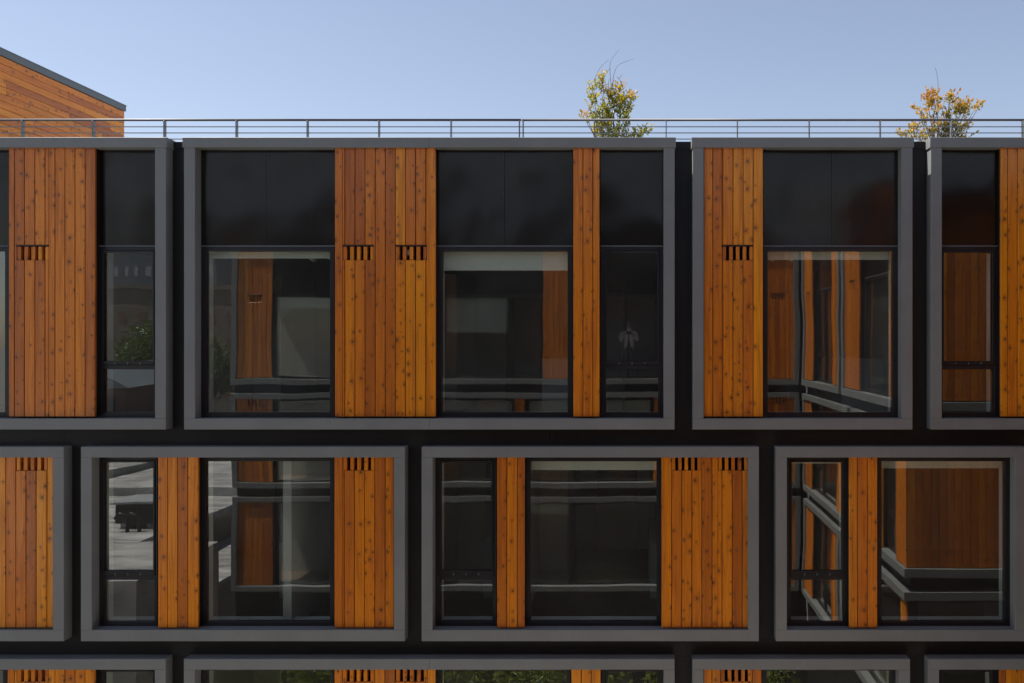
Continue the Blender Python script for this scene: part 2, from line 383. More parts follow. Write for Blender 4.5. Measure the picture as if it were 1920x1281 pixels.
def window(root, T, row, f0, f1, g0, g1, kind='fixed', blind=0.0, glazed=True, lining=True):
    """frame > pane, jamb lining, roller blind, and for casements a sash and latch"""
    r = ROW[row]; hd, fb = r['head'], r['frame_bot']
    gt, gb = r['gt'], r['gb']
    m = MB(T); c = 0.003; d0, d1 = REC_F, 0.27
    cas = kind == 'casement'
    m.box(f0, g0-(0.028 if cas else 0), fb, hd, d0, d1, c); m.box(g1+(0.028 if cas else 0), f1, fb, hd, d0, d1, c)
    x0, x1 = (g0-0.028, g1+0.028) if cas else (g0, g1)
    if cas:
        m.box(x0+0.0005, x1-0.0005, fb, r['gb'], d0, d1, c)
        m.box(x0+0.0005, x1-0.0005, r['t1'], r['t1']+0.062, d0+0.004, d1, c)
        m.box(x0+0.0005, x1-0.0005, r['cgt']+0.03, hd, d0, d1, c)
        m.box(x0+0.0005, g0-0.012, gb, r['t1'], d0+0.006, d1, 0.002); m.box(g1+0.012, x1-0.0005, gb, r['t1'], d0+0.006, d1, 0.002)
    else:
        m.box(x0+0.0005, x1-0.0005, fb, gb, d0, d1, c); m.box(x0+0.0005, x1-0.0005, gt, hd, d0, d1, c)
    w = m.build('window', 'alu', root)
    if cas:
        s = MB(T); t0 = r['t0']; e0, e1, b0, b1 = x0+0.004, x1-0.004, r['t1']+0.066, r['cgt']+0.027
        s.box(e0, g0, b0, b1, d0-0.012, d1-0.03, 0.003); s.box(g1, e1, b0, b1, d0-0.012, d1-0.03, 0.003)
        s.box(g0+0.0005, g1-0.0005, b0, t0, d0-0.0115, d1-0.03, 0.003); s.box(g0+0.0005, g1-0.0005, r['cgt'], b1, d0-0.0115, d1-0.03, 0.003)
        s.build('sash', 'alu', w)
        q = MB(T); xc = (g0+g1)/2; zl = b0+0.02
        q.box(xc-0.18, xc+0.18, zl-0.007, zl+0.007, d0-0.018, d0-0.0125, 0.001)
        for k in (-0.18, 0, 0.18): q.box(xc+k-0.006, xc+k+0.006, zl-0.014, zl+0.014, d0-0.022, d0-0.0125, 0.002, 1)
        q.build('latch', ['alu', 'steel'], w)
        if glazed: pane(w, T, g0, g1, t0, r['cgt'], 0); pane(w, T, g0-0.012, g1+0.012, gb, r['t1'], 1)
    elif glazed: pane(w, T, g0, g1, gb, gt, 0)
    if lining:
        j = MB(T); a, b, k = g0-0.015, g1+0.015, 0.02
        j.box(a-k, a, gb-0.03, gt+0.02, 0.28, 0.42); j.box(b, b+k, gb-0.03, gt+0.02, 0.28, 0.42)
        j.box(a, b, gb-0.03, gb-0.012, 0.28, 0.46, 0.003)
        j.build('jamb_lining', 'white', w)
    if blind > 0:
        q = MB(T); q.box(g0+0.0, g1-0.0, gt-blind, gt+0.03, 0.305, 0.309)
        q.box(g0+0.0, g1-0.0, gt-blind-0.02, gt-blind, 0.302, 0.312, 0.002)
        q.build('roller_blind', 'blind', w)
    return w

def walls(root, T, rows, a, b, wall_top, base):
    """black cladding in the bands between rows and the gaps between bays"""
    m = MB(T); d0, d1 = 0.18, 0.26
    def band(z0, z1, x0, x1):
        n = max(1, round((x1-x0)/3.7)); e = [x0+(x1-x0)*k/n for k in range(n+1)]
        for k in range(n): m.box(e[k]+0.001, e[k+1]-0.001, z0, z1, d0, d1, 0.001)
    for i, bays in enumerate(rows):
        r = ROW[i]
        top = wall_top if i == 0 else r['out_top']-0.03
        bot = r['out_bot']+0.03
        xs = [a]+[x for u0, u1 in bays for x in (u0+0.02, u1-0.02)]+[b]
        for k in range(0, len(xs), 2):
            if xs[k+1]-xs[k] > 0.03:
                m.box(xs[k], xs[k+1], bot+0.001, top-0.001, d0, d1)
                if i == 0: m.box(xs[k]-0.015, xs[k+1]+0.015, zy(279, .18), wall_top, d0-0.012, d1+0.1, 0.002)
        nxt = ROW[i+1]['out_top']-0.03 if i+1 < len(rows) else base
        band(nxt, bot, a, b)
    m.build('wall', 'wall', root)

# ------------------------------------------------------------------ main building
TM = (Vector((0, 0, 0)), Vector((1, 0, 0)), Vector((0, 1, 0)))
XA, XB = -11.6, 9.2
apt = thing('apartment_building', 'dark apartment block with grey framed window bays, black panels and orange cedar boards', 'building', (0, 3, 0))

def W(*e): return [ux(x, REC_W) for x in e]
def wood(row, edges, vents=()):
    e = W(*edges); cladding(apt, TM, row, e[0], e[-1], e, [(ux(p, REC_W), ux(q, REC_W)) for p, q in vents])
def win(row, f0, f1, g0, g1, kind='fixed', blind=0.0):
    return window(apt, TM, row, ux(f0, REC_F), ux(f1, REC_F), ux(g0, REC_G), ux(g1, REC_G), kind, blind)
def pan(a, b, *sp):
    panel(apt, TM, ux(a, REC_F), ux(b, REC_F), zy(460.3, REC_F), zy(276)-0.002, [ux(s, REC_F) for s in sp])

rows_px = [[(-310, 311), (345, 1265), (1299, 1711), (1745.5, 2240)],
           [(-400, 119.5), (151.5, 759), (790.5, 1423), (1455, 1924), (1957, 2240)],
           [(-310, 310.5), (344.5, 1265), (1298.5, 1706.5), (1740.5, 2240)]]
rows_u = [[(ux(a), ux(b)) for a, b in r] for r in rows_px]
for i, r in enumerate(rows_u):
    for a, b in r: bay(apt, TM, i, a, b)
walls(apt, TM, rows_u, XA, XB, zy(266, .18), 2.0)

# top row
pan(-277, 17, -130); win(0, -277, 17, -262, 12)
wood(0, [16.5, 26.75, 45.5, 65, 84, 102.75, 121.5, 140.3, 159.3, 177.5], [(31, 91)])
pan(180, 304); win(0, 181, 304, 197, 289, 'casement')
pan(377, 630, 499); win(0, 377, 627, 388, 620, 'fixed', 0.07)
wood(0, [628, 646.3, 665.3, 684.3, 703.5, 722.3, 741.2, 760, 779, 798, 816.5], [(642.5, 700.5), (741, 800)])
pan(818, 1074, 946); win(0, 819, 1074, 829, 1064.5, 'fixed', 0.245)
wood(0, [1075, 1093.2, 1111.5, 1124])
pan(1125.5, 1244); win(0, 1126, 1244, 1138, 1232, 'casement')
wood(0, [1320, 1336.5, 1355.5, 1374.5, 1393.5, 1412.3, 1430.3], [(1354, 1412)])
pan(1431, 1684, 1559); win(0, 1431, 1684, 1439, 1672, 'fixed', 0.09)
pan(1758, 1875.5); win(0, 1758, 1875, 1768, 1859, 'casement')
wood(0, [1876.8, 1889.5, 1908, 1927, 1946, 1965]); pan(1966, 2210, 2090); win(0, 1966, 2210, 1977, 2198)
# middle row
win(1, -368, -70, -355, -80)
wood(1, [-66, -47, -28, -8.5, 10.5, 29.5, 48.5, 67.5, 86.5, 99.2], [(30, 88.5)])
win(1, 186, 295, 197, 290, 'casement')
wood(1, [296.3, 314.2, 332.7, 351.8, 371])
win(1, 376, 627, 387.5, 620)
wood(1, [627, 645.4, 664.2, 683.3, 702.5, 722, 738], [(642.5, 702)])
win(1, 816, 931, 828, 922, 'casement')
wood(1, [932, 950.4, 969.6, 983.6])
win(1, 986, 1240, 995, 1231, 'fixed', 0.125)
wood(1, [1240.5, 1259.5, 1278.4, 1297.3, 1316.2, 1335.2, 1354, 1373, 1391.8, 1402.4], [(1259, 1314), (1346.5, 1402)])
win(1, 1473, 1591, 1484, 1578, 'casement', 0.03)
wood(1, [1592.3, 1607.8, 1626.4, 1645])
win(1, 1646, 1896, 1652, 1883, 'fixed', 0.10)
win(1, 1976, 2210, 1987, 2198)
# bottom row
win(2, -277, 13, -262, 8, 'fixed')
wood(2, [14, 26.5, 45.5, 64.5, 83.5, 102.5, 121.3, 140.2, 159, 176.5], [(30.5, 90)])
win(2, 180, 304, 196, 289, 'casement')
win(2, 377, 626, 388, 621, 'fixed')
wood(2, [627, 645.5, 664.5, 683.5, 702.5, 721.5, 740.5, 759.5, 778.5, 797.5, 816], [(641.5, 701), (741.5, 801)])
win(2, 818, 1070, 828, 1062)
wood(2, [1071.5, 1090, 1108.5, 1126]); win(2, 1127, 1244, 1139, 1232, 'casement')
wood(2, [1319.5, 1335, 1354, 1373, 1392, 1411, 1427.5], [(1351.5, 1409)])
win(2, 1428.5, 1680, 1437, 1669, 'fixed'); win(2, 1753, 1873, 1764, 1857, 'casement')
wood(2, [1874.5, 1886.5, 1905.5, 1924.5, 1943.5, 1962]); win(2, 1963, 2210, 1974, 2198)

# rooms behind the windows
def rooms():
    fl = MB(); wl = MB(); ce = MB()
    y1 = 5.2
    for i, r in enumerate(ROW):
        zf = r['in_bot']-0.10; zc = r['head']+0.05
        fl.box(XA, XB, zf-0.12, zf, 0.27, y1)
        ce.box(XA, XB, zc, zc+0.12, 0.27, y1)
        wl.box(XA, XB, zf+0.001, zc-0.001, y1-0.1, y1)
        parts = [[-8.0, -6.6, -3.6, -0.75, 1.2, 4.1], [-8.6, -5.0, -3.1, -1.7, 1.0, 2.0, 3.3], [-8.0, -6.6, -3.6, -0.6, 1.4, 4.1]][i]
        for k, x in enumerate(parts):
            wl.box(x-0.06, x+0.06, zf+0.001, zc-0.001, 0.28, y1-0.101)
        # wardrobes, doorways and kitchen units that catch a little light at the back of the rooms
        for k, x in enumerate(parts[:-1]):
            x2 = parts[k+1]
            if x2-x > 1.3:
                wl.box(x+0.07, x+0.55, zf+0.001, zc-0.25, 2.6, 4.2, 0.004)
                wl.box(x2-0.75, x2-0.07, zf+0.001, zf+0.9, 1.8, 3.6, 0.004)
                ce.box((x+x2)/2-0.4, (x+x2)/2+0.4, zf+0.001, zf+2.05, y1-0.14, y1-0.1005, 0.004, 1)
    wl.box(XA, XA+0.1, 2.0, ROW[0]['head'], 0.28, y1); wl.box(XB-0.1, XB, 2.0, ROW[0]['head'], 0.28, y1)
    fl.build('room_floor', 'floor', apt); wl.build('room_wall', 'interior', apt); ce.build('room_ceiling', ['interior', 'brown'], apt)
rooms()
rf = MB(); rf.box(XA, XB, EYE+2.20, EYE+2.34, 0.26, 12)
rf.box(XA, XB, EYE+2.34, zy(266, .18)-0.03, 0.262, 0.34)
rf.build('roof', 'membrane', apt)
bk = MB(); bk.box(XA, XB, 0, EYE+2.2, 5.21, 12); bk.box(XA, XB, 0, 2.0, 0.2, 5.2); bk.box(XA-0.1, XA, 0, zy(266, .18), 0.2, 12); bk.box(XB, XB+0.1, 0, zy(266, .18), 0.2, 12)
bk.build('rear_wall', 'wall', apt)

# a duct end showing in the right-hand vent of the wide cedar panel
dm = MB(); xc, zc = ux(765, .14), zy(474, .14)
dm.tube([(xc, 0.12, zc), (xc, 0.245, zc)], 0.045, 14); d = dm.build('vent_duct', 'white', apt, True)

# ceiling spotlights in two of the rooms
def spotlight(x, y, label):
    z = ROW[0]['head']+0.05
    t = thing('track_light', label, 'spotlight', (x, y, z), 'track lights on the room ceilings')
    q = MB(); q.tube([(x-0.35, y, z-0.02), (x+0.35, y, z-0.02)], 0.014, 6); q.build('track', 'hvac', t)
    for s in (-0.16, 0.14):
        q = MB(); q.tube([(x+s, y, z-0.02), (x+s, y, z-0.10)], 0.008, 6)
        q.tube([(x+s-0.05, y+0.02, z-0.09), (x+s-0.03, y, z-0.105), (x+s+0.05, y-0.05, z-0.15)], [0.022, 0.04, 0.046], 12)
        q.build('lamp_head', 'white', t, True)
spotlight(ux(1463)*1.09, 1.1, 'small white twin spotlight behind the large window right of the narrow cedar panel')
spotlight(ux(604)*1.09, 1.1, 'small white twin spotlight behind the large window left of the wide cedar panel')

# ------------------------------------------------------------------ roof railing
rl = thing('roof_railing', 'thin grey steel railing with posts and horizontal rods along the roof edge', 'railing', (0, 0.9, EYE+2.34))
dr = 12.9; rx = lambda p: (p-PPX)/1600*dr
X0, X1 = -14.0, 8.6
q = MB(); zt = EYE+(PPY-225.2)/1600*dr
q.tube([(X0, 0.9, zt), (rx(977.5)-0.006, 0.9, zt)], 0.018, 10); q.build('top_rail', 'railtop', rl, True)
q = MB(); q.tube([(rx(977.5)+0.006, 0.9, zt), (X1, 0.9, zt)], 0.018, 10); q.build('top_rail', 'railtop', rl, True)
for k in range(9):
    q = MB(); z = EYE+(PPY-238-11.5*k)/1600*dr
    q.tube([(X0, 0.9, z), (X1, 0.9, z)], 0.0075, 6); q.build('rod', 'steel', rl, True)
for p in (-490, -357, -224, -90, 43, 175.5, 309, 444, 577, 711, 846, 974, 981, 1115, 1249, 1382.5, 1517, 1650, 1783.5, 1917, 2050, 2184):
    q = MB(); x = rx(p)
    q.box(x-0.007, x+0.007, EYE+2.34, zt-0.012, 0.866, 0.934, 0.002); q.box(x-0.04, x+0.04, EYE+2.341, EYE+2.353, 0.85, 0.95, 0.001)
    q.build('post', 'steel', rl)

# ------------------------------------------------------------------ roof-top stair house
PX = -11.9
st = thing('stair_house', 'orange boarded rooftop stair house with dark grey roof edge at far left', 'building', (PX-2.2, 4.5, EYE+2.34))
TS = (Vector((PX, 0, 0)), Vector((0, 1, 0)), Vector((-1, 0, 0)))
zt2 = EYE+5.37; zb = EYE+2.34; ya, yb = 1.3, 7.9
q = MB(TS); z = zt2-0.01; rng = random.Random(3)
while z > zb+0.02:
    z0 = max(zb, z-0.139); y = ya; first = True
    while y < yb-0.01:
        ln = rng.uniform(1.0, 3.6); y2 = min(yb, y+ln)
        if yb-y2 < 0.4: y2 = yb
        q.box(y+0.0015, y2-0.0015, z0+0.003, z-0.003, rng.uniform(-0.001, 0.001), 0.03, 0.004, 0, (rng.random(), rng.random()), True, (rng.uniform(0, 90), rng.uniform(0, 90)))
        y = y2
    z = z0
q.box(ya+0.01, yb-0.01, zb, zt2, 0.03, 0.06, 0, 1)
q.build('board_wall', ['wood', 'dark'], st)
q = MB(); q.box(PX-4.6, PX-0.061, zb, zt2, ya+0.01, yb-0.01); q.build('wall', 'wall', st)
q = MB(); q.box(PX-4.75, PX+0.022, zt2, zt2+0.125, ya-0.1, yb+0.03, 0.012); q.box(PX-4.75, PX+0.03, zt2+0.1255, zt2+0.143, ya-0.11, yb+0.045, 0.003)
q.build('roof', 'slate', st)

# ------------------------------------------------------------------ trees
def leaf(mb, p, d, size, seed, rng, world=True):
    d = d.normalized(); a = d.cross(Vector((rng.uniform(-1, 1), rng.uniform(-1, 1), rng.uniform(-1, 1)))).normalized(); n = d.cross(a)
    w = size*0.24; b = n*size*0.10
    pts = [p, p+d*size*0.35+a*w+b, p+d*size*0.75+a*w*0.75+b, p+d*size, p+d*size*0.75-a*w*0.75+b, p+d*size*0.35-a*w+b]
    mb.add(pts, [(0, 1, 2, 3), (0, 3, 4, 5)], 0, None, seed, True)

def sapling(name, label, dep, base_px, clumps, whips, mat, seed, planter_label, pl_half=0.42, thin=0.58, shift=-0.06):
    rng = random.Random(seed); y = dep-DIST
    P = lambda px, py, dy=0.0: Vector(((px-PPX)/1600*(dep+dy), y+dy, EYE+(PPY-py)/1600*(dep+dy)))
    bx = (base_px-PPX)/1600*dep; zb = EYE+2.34+0.62
    pl = thing('planter', planter_label, 'planter', (bx, y, EYE+2.34), 'planters on the roof terrace')
    q = MB(); h = pl_half
    q.box(bx-h, bx+h, EYE+2.34, EYE+2.99, y-h, y-h+0.05, 0.006); q.box(bx-h, bx+h, EYE+2.34, EYE+2.99, y+h-0.05, y+h, 0.006)
    q.box(bx-h, bx-h+0.05, EYE+2.345, EYE+2.985, y-h+0.05, y+h-0.05); q.box(bx+h-0.05, bx+h, EYE+2.345, EYE+2.985, y-h+0.05, y+h-0.05)
    q.build('box', 'planter', pl)
    q = MB(); q.box(bx-h+0.05, bx+h-0.05, EYE+2.5, zb-0.02, y-h+0.05, y+h-0.05); q.build('soil', 'soil', pl)
    t = thing(name, label, 'tree', (bx, y, zb-0.03), 'young trees on the roof terrace')
    tr = MB(); cr = MB()
    root = Vector((bx, y, zb-0.03))
    for ci, (px, py, rx_, ry_, n, tone) in enumerate(clumps):
        c = P(px, py, rng.uniform(-0.22, 0.22)); s = 1600/dep
        rxm, rym = rx_/s, ry_/s
        j = root+Vector((rng.uniform(-.08, .08), rng.uniform(-.06, .06), 0))
        mid = j.lerp(c, 0.55)+Vector((rng.uniform(-.06, .06), rng.uniform(-.05, .05), 0.10*(c.z-j.z)))
        path = [j, j.lerp(mid, 0.5)+Vector((rng.uniform(-.03, .03), 0, 0.03)), mid, mid.lerp(c, 0.6), c+Vector((0, 0, rym*0.6))]
        tr.tube(path, [0.012, 0.010, 0.007, 0.005, 0.002], 5)
        for k in range(round(n*thin)):
            # a spray of leaves along a short twig
            while True:
                v = Vector((rng.uniform(-1, 1), rng.uniform(-1, 1), rng.uniform(-1, 1)))
                if v.length < 1: break
            s0 = c+Vector((v.x*rxm, v.y*max(rxm, 0.12), v.z*rym))
            dirv = (Vector((v.x*0.9, v.y*0.9, v.z*0.4+0.75))+Vector((rng.uniform(-.5, .5), rng.uniform(-.5, .5), rng.uniform(-.3, .3)))).normalized()
            ln = rng.uniform(0.05, 0.13)
            tr.tube([s0-dirv*ln*0.8, s0+dirv*ln], [0.0022, 0.001], 3, cap=False)
            for i in range(7):
                f = i/6; lp = s0+dirv*ln*(f*1.5-0.5)
                sd = Vector((rng.uniform(-1, 1), rng.uniform(-1, 1), rng.uniform(-.5, .7)))
                tn = min(1, max(0, tone+shift+rng.gauss(0, 0.16)+0.22*(f-0.5)+0.12*v.z))
                leaf(cr, lp, dirv*0.7+sd*0.8, rng.uniform(0.042, 0.072), (tn, rng.random()), rng)
    for w in whips:
        pts = [P(x, yy) for x, yy in w]
        sm = []
        for i in range(len(pts)-1):
            a, b, c, d = pts[max(i-1, 0)], pts[i], pts[i+1], pts[min(i+2, len(pts)-1)]
            for k in range(5):
                u = k/5; sm.append(0.5*((2*b)+(c-a)*u+(2*a-5*b+4*c-d)*u*u+(3*b-a-3*c+d)*u**3))
        sm.append(pts[-1])
        tr.tube(sm, [0.0055-0.003*i/len(sm) for i in range(len(sm))], 4)
    tr.build('trunk', 'bark', t, True); cr.build('crown', mat, t)

sapling('young_tree', 'upright green and gold young tree behind the railing, with long bare whips on top', 15.5, 1147,
    [(1128, 148, 6, 9, 13, .62), (1125, 163, 8, 9, 16, .5), (1112, 166, 9, 6, 11, .55), (1112, 181, 8, 7, 15, .55), (1115, 196, 9, 9, 14, .38), (1105, 203, 5, 5, 6, .55),
     (1120, 212, 11, 9, 22, .35), (1146, 176, 11, 9, 26, .62), (1163, 168, 9, 8, 22, .72), (1152, 190, 16, 10, 40, .52), (1168, 186, 10, 10, 22, .62), (1182, 184, 7, 8, 15, .7), (1189, 188, 4, 3, 5, .55),
     (1141, 205, 14, 10, 36, .42), (1165, 205, 14, 10, 36, .40), (1180, 202, 7, 9, 16, .36), (1150, 220, 20, 8, 46, .36), (1172, 218, 9, 8, 18, .3), (1123, 224, 11, 7, 20, .45),
     (1093, 220, 4, 5, 5, .8), (1101, 221, 4, 4, 5, .85), (1104, 232, 5, 4, 4, .55), (1128, 238, 13, 8, 24, .38), (1150, 240, 16, 9, 34, .30), (1172, 236, 10, 7, 16, .34),
     (1120, 251, 12, 7, 26, .5), (1145, 254, 18, 7, 38, .36), (1170, 253, 12, 6, 20, .36), (1190, 256, 9, 5, 12, .4), (1204, 249, 8, 5, 14, .42), (1213, 245, 6, 5, 10, .45), (1200, 255, 8, 4, 10, .35)],
    [[(1147, 170), (1144, 140), (1144, 120), (1149, 108), (1161, 93)], [(1149, 172), (1150, 145), (1157, 125), (1170, 117), (1188, 111)], [(1119, 168), (1116, 150), (1122, 133), (1131, 121), (1142, 112)],
     [(1140, 170), (1141, 155), (1142, 148)], [(1166, 160), (1162, 150), (1156, 144)], [(1136, 142), (1139, 134), (1143, 129)], [(1160, 147), (1167, 140)], [(1150, 168), (1148, 158), (1151, 150)]],
    'leaf_gold', 11, 'clay coloured planter box under the upright green young tree')
sapling('young_tree', 'open crowned young tree with rust and yellow leaves behind the railing at the right', 15.5, 1755,
    [(1752, 175, 8, 7, 18, .8), (1738, 184, 8, 7, 20, .85), (1752, 190, 11, 9, 30, .7), (1740, 198, 9, 7, 18, .65), (1722, 201, 5, 4, 8, .6), (1759, 203, 7, 6, 12, .75), (1772, 187, 8, 5, 12, .55), (1784, 181, 6, 4, 9, .8), (1780, 191, 7, 4, 9, .35), (1790, 184, 3, 3, 4, .8),
     (1728, 214, 6, 5, 10, .7), (1743, 219, 6, 6, 10, .45), (1758, 212, 5, 4, 6, .6), (1793, 199, 8, 5, 18, .75), (1806, 197, 8, 6, 20, .65), (1814, 203, 7, 6, 14, .5), (1798, 210, 13, 8, 34, .42), (1782, 214, 9, 7, 16, .35), (1775, 220, 7, 5, 10, .4), (1808, 215, 8, 6, 14, .4), (1830, 203, 5, 3, 8, .7), (1837, 201, 5, 4, 10, .55),
     (1735, 226, 9, 6, 12, .6), (1718, 240, 7, 6, 14, .5), (1705, 244, 6, 4, 8, .55), (1760, 236, 12, 8, 26, .55), (1780, 238, 14, 9, 38, .35), (1800, 238, 12, 9, 32, .5), (1815, 237, 6, 6, 10, .75), (1745, 248, 13, 8, 26, .4), (1722, 254, 10, 6, 16, .5), (1700, 256, 9, 4, 12, .45), (1688, 255, 6, 4, 9, .5), (1770, 254, 18, 8, 40, .3), (1797, 254, 12, 7, 24, .3), (1812, 258, 5, 3, 4, .4), (1735, 264, 12, 6, 18, .4)],
    [[(1757, 215), (1758, 185), (1759, 160), (1757, 140), (1753, 126)], [(1727, 190), (1727, 176)], [(1812, 200), (1811, 184)], [(1793, 198), (1791, 188)]],
    'leaf_rust', 23, 'clay coloured planter box under the rust leaved young tree', 0.42, 0.52, -0.15)

# ------------------------------------------------------------------ the courtyard wings behind the camera (seen in the glass)
crt = thing('courtyard_building', 'matching dark courtyard wing across from the facade, seen mirrored in its window glass', 'building', (-3, -16, 0))
rng = random.Random(5)
def generic(T, rows, base_a, base_b, deep=1.8, corner=None, added_blocks=()):
    rows_b = []
    for i, bays in enumerate(rows):
        lst = []
        for (u0, u1, els) in bays:
            nolo = corner == 'lo' and (u0, u1) == bays[0][:2]; nohi = corner == 'hi' and (u0, u1) == bays[-1][:2]
            bay(crt, T, i, u0, u1, not nolo, not nohi); lst.append((u0, u1))
            x = u0+(-0.159 if nolo else 0.155); end = u1-(-REC_W if nohi else 0.155)
            if nohi: end = u1-REC_W
            tot = sum(e[1] for e in els); k = (end-x)/tot
            for e in els:
                w = e[1]*k; a, b = x, x+w
                if e[0] == 'w':
                    vs = [(a+w/2-0.22, a+w/2+0.22)] if w > 0.8 else []
                    cladding(crt, T, i, a, b, None, vs, rng)
                else:
                    if i == 0: panel(crt, T, a+0.003, b-0.003, zy(460.3, REC_F), zy(276)-0.002, [(a+b)/2] if w > 1.2 else [])
                    kind = 'casement' if e[0] == 'c' else 'fixed'
                    window(crt, T, i, a+0.004, b-0.004, a+0.095, b-0.095, kind, e[2] if len(e) > 2 else 0.0, glazed=(e[0] != 'o'), lining=True)
                x = b
        rows_b.append(lst)
    walls(crt, T, rows_b, base_a, base_b, zy(266, .18), 0.0)
    m = MB(T); f = MB(T)
    for r in ROW:
        f.box(base_a+0.28, base_b-0.28, r['in_bot']-0.25, r['in_bot']-0.06, 0.28, deep+0.3)
        f.box(base_a+0.28, base_b-0.28, r['head']+0.03, r['head']+0.15, 0.28, deep)
        m.box(base_a+0.28, base_b-0.28, r['in_bot']-0.05, r['head']+0.02, deep, deep+0.1)
    m.build('room_wall', 'interior', crt); f.build('room_floor', 'floor', crt)
    t = MB(T); t.box(base_a, base_b, EYE+2.2, EYE+2.4, 0.27, 4.0); t.build('roof', 'membrane', crt)
    for a_, b_, h_ in added_blocks:
        t = MB(T); t.box(a_, b_, EYE+2.401, EYE+h_, 1.2, 3.6, 0.01); t.build('added_roof_block', 'wall', crt)  # added roof blocks, only there to give dark silhouettes in the panel reflections

OY = -12.15
TO = (Vector((0, OY, 0)), Vector((1, 0, 0)), Vector((0, -1, 0)))
generic(TO, [[(-11.6, -7.1, [('w', 1.0), ('f', 2.1, .3), ('w', 1.1)]), (-6.85, 4.75, [('w', 1.1), ('f', 2.0, 1.0), ('f', .95), ('w', .75), ('o', 2.6), ('w', .6), ('f', 2.3, .4), ('w', .95)])],
              [(-11.6, -7.1, [('w', 1.0), ('f', 2.3), ('w', .9)]), (-6.85, 4.75, [('w', 1.0), ('f', 2.2, .3), ('w', .28), ('f', 1.45, .4), ('f', 2.2, 1.2), ('w', .9), ('f', 2.2, .3), ('w', .9)])],
              [(-11.6, -7.1, [('w', 1.0), ('f', 2.3), ('w', .9)]), (-6.85, 4.75, [('w', 1.0), ('f', 2.2), ('w', .3), ('f', 1.4, .3), ('f', 2.5), ('w', .9), ('f', 2.1), ('w', .9)])]], -11.55, 5.0, 1.9, None, [(-10.8, -8.2, 3.9), (-6.2, -5.0, 4.6), (-3.4, 1.2, 4.1), (2.4, 4.0, 4.7)])
TA = (Vector((4.8, 0, 0)), Vector((0, 1, 0)), Vector((1, 0, 0)))
generic(TA, [[(-12.0, -7.7, [('w', .9), ('c', .9), ('f', 1.2), ('w', .7)]), (-7.45, -2.8, [('w', 1.1), ('f', 2.0), ('w', .9)])],
              [(-12.0, -6.9, [('w', .7), ('c', .9), ('f', 1.9), ('w', .9)]), (-6.65, -2.8, [('f', 1.7), ('w', .4), ('c', .9), ('w', .55)])],
              [(-12.0, -7.7, [('w', .9), ('c', .9), ('f', 1.2), ('w', .7)]), (-7.45, -2.8, [('w', .8), ('f', 2.4), ('w', .25)])]], -12.1, -2.99, 1.8, 'hi')
TE = (Vector((0, -2.8, 0)), Vector((1, 0, 0)), Vector((0, -1, 0)))
wd = [('w', 3.4), ('f', 1.8), ('w', 1.2)]
generic(TE, [[(5.051, 11.6, wd)], [(5.051, 11.6, wd)], [(5.051, 11.6, [('f', 2.6), ('w', 1.4), ('f', 2.4)])]], 5.07, 11.6, 0.9, 'lo')
q = MB(); q.box(5.1, 12, 0, EYE+2.2, -12.1, -4.2); q.box(-11.5, 5.0, 0, EYE+2.2, -16.3, -14.3); q.build('rear_wall', 'wall', crt)

# ------------------------------------------------------------------ setting
g = MB(); g.box(-900, 900, -0.3, -0.012, -900, 900); structure('ground', g, 'ground')
g = MB(); g.box(-13.5, 14, -0.011, -0.004, -12, 0.1); structure('courtyard_paving', g, 'paving')

def broad_tree(name, label, x, y, h, rad, n, seed, mat='leaf_green', size=0.16, group=None, base=0.0):
    rng = random.Random(seed); t = thing(name, label, 'tree', (x, y, base), group)
    tr = MB(); cr = MB(); zc = base+h-rad*1.05
    tr.tube([(x, y, base), (x+.05, y, base+(zc-base)*.5), (x, y+.05, zc+rad*.5)], [h*.022, h*.017, h*.006], 8)
    cl = []
    for k in range(16):
        a = rng.uniform(0, 6.28); e = rng.uniform(-.7, 1.3); rr = rad*rng.uniform(.45, .85)
        c = Vector((x+math.cos(a)*math.cos(e)*rr, y+math.sin(a)*math.cos(e)*rr, zc+math.sin(e)*rr*1.1))
        cl.append((c, rad*rng.uniform(.25, .5))); tr.tube([(x, y, zc-rad*.4), Vector((x, y, zc)).lerp(c, .5)+Vector((0, 0, -.1*rad)), c], [h*.009, h*.006, h*.002], 5)
    for k in range(n):
        c, r = rng.choice(cl); v = Vector((rng.gauss(0, .5), rng.gauss(0, .5), rng.gauss(0, .45)))
        leaf(cr, c+v*r, v+Vector((rng.uniform(-1, 1), rng.uniform(-1, 1), rng.uniform(-.6, .6))), size*rng.uniform(.7, 1.3), (min(1, max(0, rng.gauss(.5, .25))), 0), rng)
    tr.build('trunk', 'bark', t, True); cr.build('crown', mat, t)
for k, (x, y, h, rad) in enumerate([(-10.2, -9.4, 3.1, 1.3), (-8.1, -9.9, 2.8, 1.2), (-5.9, -9.3, 3.2, 1.4), (-3.6, -9.8, 2.9, 1.2), (-1.4, -9.4, 3.3, 1.4), (0.9, -9.9, 2.8, 1.2), (3.0, -9.5, 3.1, 1.3)]):
    broad_tree('courtyard_shrub', 'bright green courtyard shrub below the camera, mirrored low in the bottom windows', x, y, h, rad, 2600, 40+k, 'leaf_lime', 0.12, 'shrubs in the courtyard')

